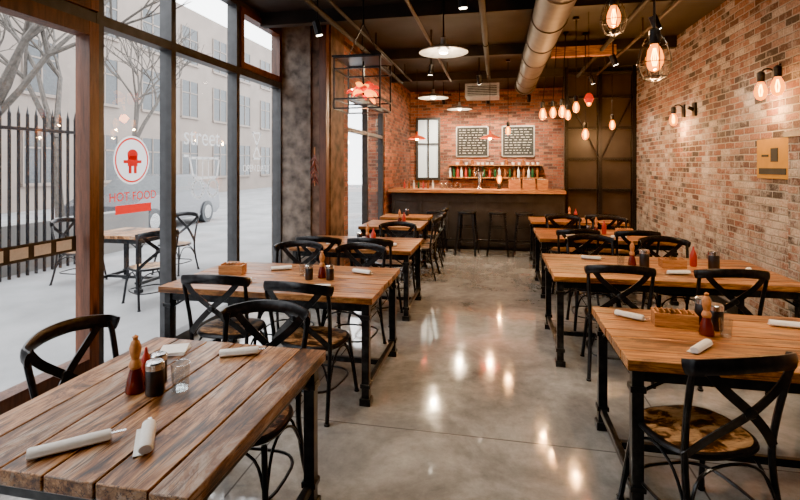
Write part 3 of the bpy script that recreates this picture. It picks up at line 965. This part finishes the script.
def text(s, y, z, size, mat, name='window_lettering'):
    c = bpy.data.curves.new(name, 'FONT')
    c.body = s; c.size = size; c.align_x = 'CENTER'; c.extrude = 0
    o = bpy.data.objects.new(name, c)
    bpy.context.scene.collection.objects.link(o)
    o.location = (xd, y, z); o.rotation_euler = (PI / 2, 0, PI / 2)
    c.materials.append(M[mat])
text('HOT FOOD', 3.47, 1.39, .10, 'decalr')
w = MB(); fq(w, -.2, .2, -.035, .035, 0); w.obj('window_decal', ['decalr'], (xd, 3.47, 1.32))
text('street', 4.42, 1.88, .26, 'decalw')
text('OPEN DAILY', 5.55, 1.60, .12, 'decalw')
def line(w, pts, r=.012, closed=False):
    P = list(pts) + ([pts[0]] if closed else [])
    for (a0, b0), (a1, b1) in zip(P[:-1], P[1:]):
        d = Vector((a1 - a0, b1 - b0)); L = d.length
        if L < 1e-6: continue
        d /= L; nx, ny = -d.y * r, d.x * r
        a0 -= d.x * r * .5; b0 -= d.y * r * .5; a1 += d.x * r * .5; b1 += d.y * r * .5
        w.quad((0, a0 + nx, b0 + ny), (0, a1 + nx, b1 + ny), (0, a1 - nx, b1 - ny), (0, a0 - nx, b0 - ny), 0)
w = MB()
line(w, [(-.3, .12), (-.22, .12), (-.15, -.1), (.25, -.1), (.3, .1), (-.18, .1)])
for c in (-.08, .18):
    line(w, [(c + .09 * math.cos(t * PI / 8), -.21 + .09 * math.sin(t * PI / 8)) for t in range(16)], closed=True)
for q in range(4):
    line(w, [(-.1 + q * .1, .1), (-.1 + q * .1, -.1)], .006)
w.obj('window_decal', ['decalw'], (xd, 4.42, 1.65))
w = MB()
line(w, [(-.1, .18), (.1, .18), (-.1, -.14), (.1, -.14)], closed=True)
w.obj('window_decal', ['decalw'], (xd, 5.55, 1.9))
w = MB()
fq(w, -.46, .36, -.055, .055, 0)
for q in range(5):
    fq(w, -.44 + q * .16, -.32 + q * .16, -.035, .035, 1, .003)
w.obj('door_decal', ['steel', 'white'], (xd, 2.55, 1.12))

# ------------------------------------------------------------ exterior
MB().bb(-40, XL - .16, -25, 40, -.12, -.02).obj('street_ground', ['asphalt'])
def building(x, y0, y1, h, mat, step=3):
    w = MB()
    w.bb(x - 2, x, y0, y1, -.02, h, 0)
    y = y0 + 1
    while y < y1 - 2:
        for fz in (1.0, 4.4, 7.4):
            if fz + 2 > h: continue
            w.bb(x - .02, x + .03, y, y + 1.4, fz, fz + 2.0, 1)
            w.bb(x + .03, x + .06, y - .06, y, fz, fz + 2, 0); w.bb(x + .03, x + .06, y + 1.4, y + 1.46, fz, fz + 2, 0)
            w.bb(x + .03, x + .06, y + .67, y + .73, fz, fz + 2, 0); w.bb(x + .03, x + .06, y, y + 1.4, fz + 1.3, fz + 1.36, 0)
            w.bb(x, x + .12, y - .1, y + 1.5, fz - .12, fz, 0)
        y += step
    w.obj('street_building', [mat, 'winout'])
building(-14, -20, 9.8, 8, 'facade')
building(-17, 10.5, 38, 10.5, 'facade2')
w = MB()
y = 1.0
while y < 7.0:
    w.bb(-7.02, -6.98, y - .012, y + .012, 0, 2.45)
    w.lathe([(.02, 2.45), (.0001, 2.58)], (-7, y, 0), 0, 6)
    y += .14
for z in (.35, 2.2):
    w.bb(-7.03, -6.97, 1, 7, z, z + .05)
for y in (1, 3, 5, 7):
    w.bb(-7.05, -6.95, y - .05, y + .05, -.02, 2.7)
w.obj('iron_fence', ['black'])
w = MB()
rr = random.Random(11)
def branch(p, d, L, r, dep):
    q = p + d * L
    mid = p + d * L * .5 + Vector((rr.uniform(-.05, .05), rr.uniform(-.05, .05), 0)) * L
    w.sweep([p, mid, q], circ(r, 6), 0, sc=[1, .85, .7])
    if dep > 0:
        for k in range(3):
            nd = (d + Vector((rr.uniform(-.8, .8), rr.uniform(-.8, .8), rr.uniform(-.2, .6)))).normalized()
            branch(q, nd, L * rr.uniform(.6, .85), r * .62, dep - 1)
branch(Vector((0, 0, -.02)), Vector((.02, .05, 1)).normalized(), 2.3, .11, 5)
TR = w.mesh('street_tree', ['bark'])
put('street_tree', TR, (-8.5, 6.4, 0)); put('street_tree', TR, (-11.5, 13.5, 0), 1.3); put('street_tree', TR, (-9.5, 9.0, 0), 2.3)
w = MB()
w.bb(-7.6, -7.3, -4, 9, -.02, .75, 0)
w.obj('street_wall', ['facade'])
w = MB()
L, W2 = 4.2, .86
body = [(-2.1, .35), (-2.08, .75), (-1.75, .9), (-1.0, .96), (-.45, 1.42), (.95, 1.44), (1.6, 1.0), (2.05, .92), (2.12, .4), (1.9, .25), (-1.95, .25)]
b0 = len(w.v)
for s in (-1, 1):
    for yy, zz in body:
        inn = .16 if zz > 1.3 else 0
        w.v.append(Vector((s * (W2 - inn), yy, zz)))
nb = len(body)
w.f.append(list(range(b0, b0 + nb))); w.m.append(0)
w.f.append(list(range(b0 + nb, b0 + 2 * nb))); w.m.append(0)
for i in range(nb):
    j = (i + 1) % nb
    w.f.append([b0 + i, b0 + j, b0 + nb + j, b0 + nb + i]); w.m.append(1 if i in (3, 5) else 0)
for yy in (-1.3, 1.3):
    for s in (-1, 1):
        w.cyl((s * .68, yy, .32), (s * .9, yy, .32), .32, 1, 20)
        w.cyl((s * .9, yy, .32), (s * .91, yy, .32), .2, 2, 16)
for s in (-1, 1):
    w.quad((s * .875, -.85, .98), (s * .875, 1.35, 1.0), (s * .73, .85, 1.38), (s * .73, -.4, 1.36), 1)
w.obj('parked_car', ['carpaint', 'winout', 'chrome'], (-9.2, 11.5, -.02), .1)
table(-5.5, -4.6, 5.5, 6.3, 'y', 5, seed=20, name='terrace_table').location.z = -.02
for x, y, r in ((-4.2, 5.2, 60), (-5.0, 6.75, 180), (-5.9, 5.9, -90)):
    put('terrace_chair', CH, (x, y, -.02), math.radians(r))

# ------------------------------------------------------------ world & camera
wd = bpy.data.worlds.new('World'); bpy.context.scene.world = wd
wd.use_nodes = True
nt = wd.node_tree
bg = nt.nodes['Background']
tc = node(nt, 'ShaderNodeTexCoord')
nz = node(nt, 'ShaderNodeTexNoise', {'Vector': tc.outputs['Generated'], 'Scale': 2.0, 'Detail': 4.0}).outputs[0]
nt.links.new(ramp(nt, nz, [(0.3, (0.86, 0.89, 0.93)), (0.7, (0.98, 0.98, 1.0))]), bg.inputs[0])
bg.inputs[1].default_value = 7.0

sc_ = bpy.context.scene
try:
    sc_.view_settings.view_transform = 'AgX'
    sc_.view_settings.look = 'AgX - Punchy'
    sc_.view_settings.exposure = 1.0
except Exception as ex:
    print('view settings', ex)

cam = bpy.data.cameras.new('camera')
cam.sensor_width = 36; cam.lens = 36 * 480 / 800
cam.shift_y = -85 / 800
cam.clip_start = .02
co = bpy.data.objects.new('camera', cam)
bpy.context.scene.collection.objects.link(co)
co.location = (0, 0, 1.68)
co.rotation_euler = (PI / 2, 0, math.radians(11.4))
bpy.context.scene.camera = co
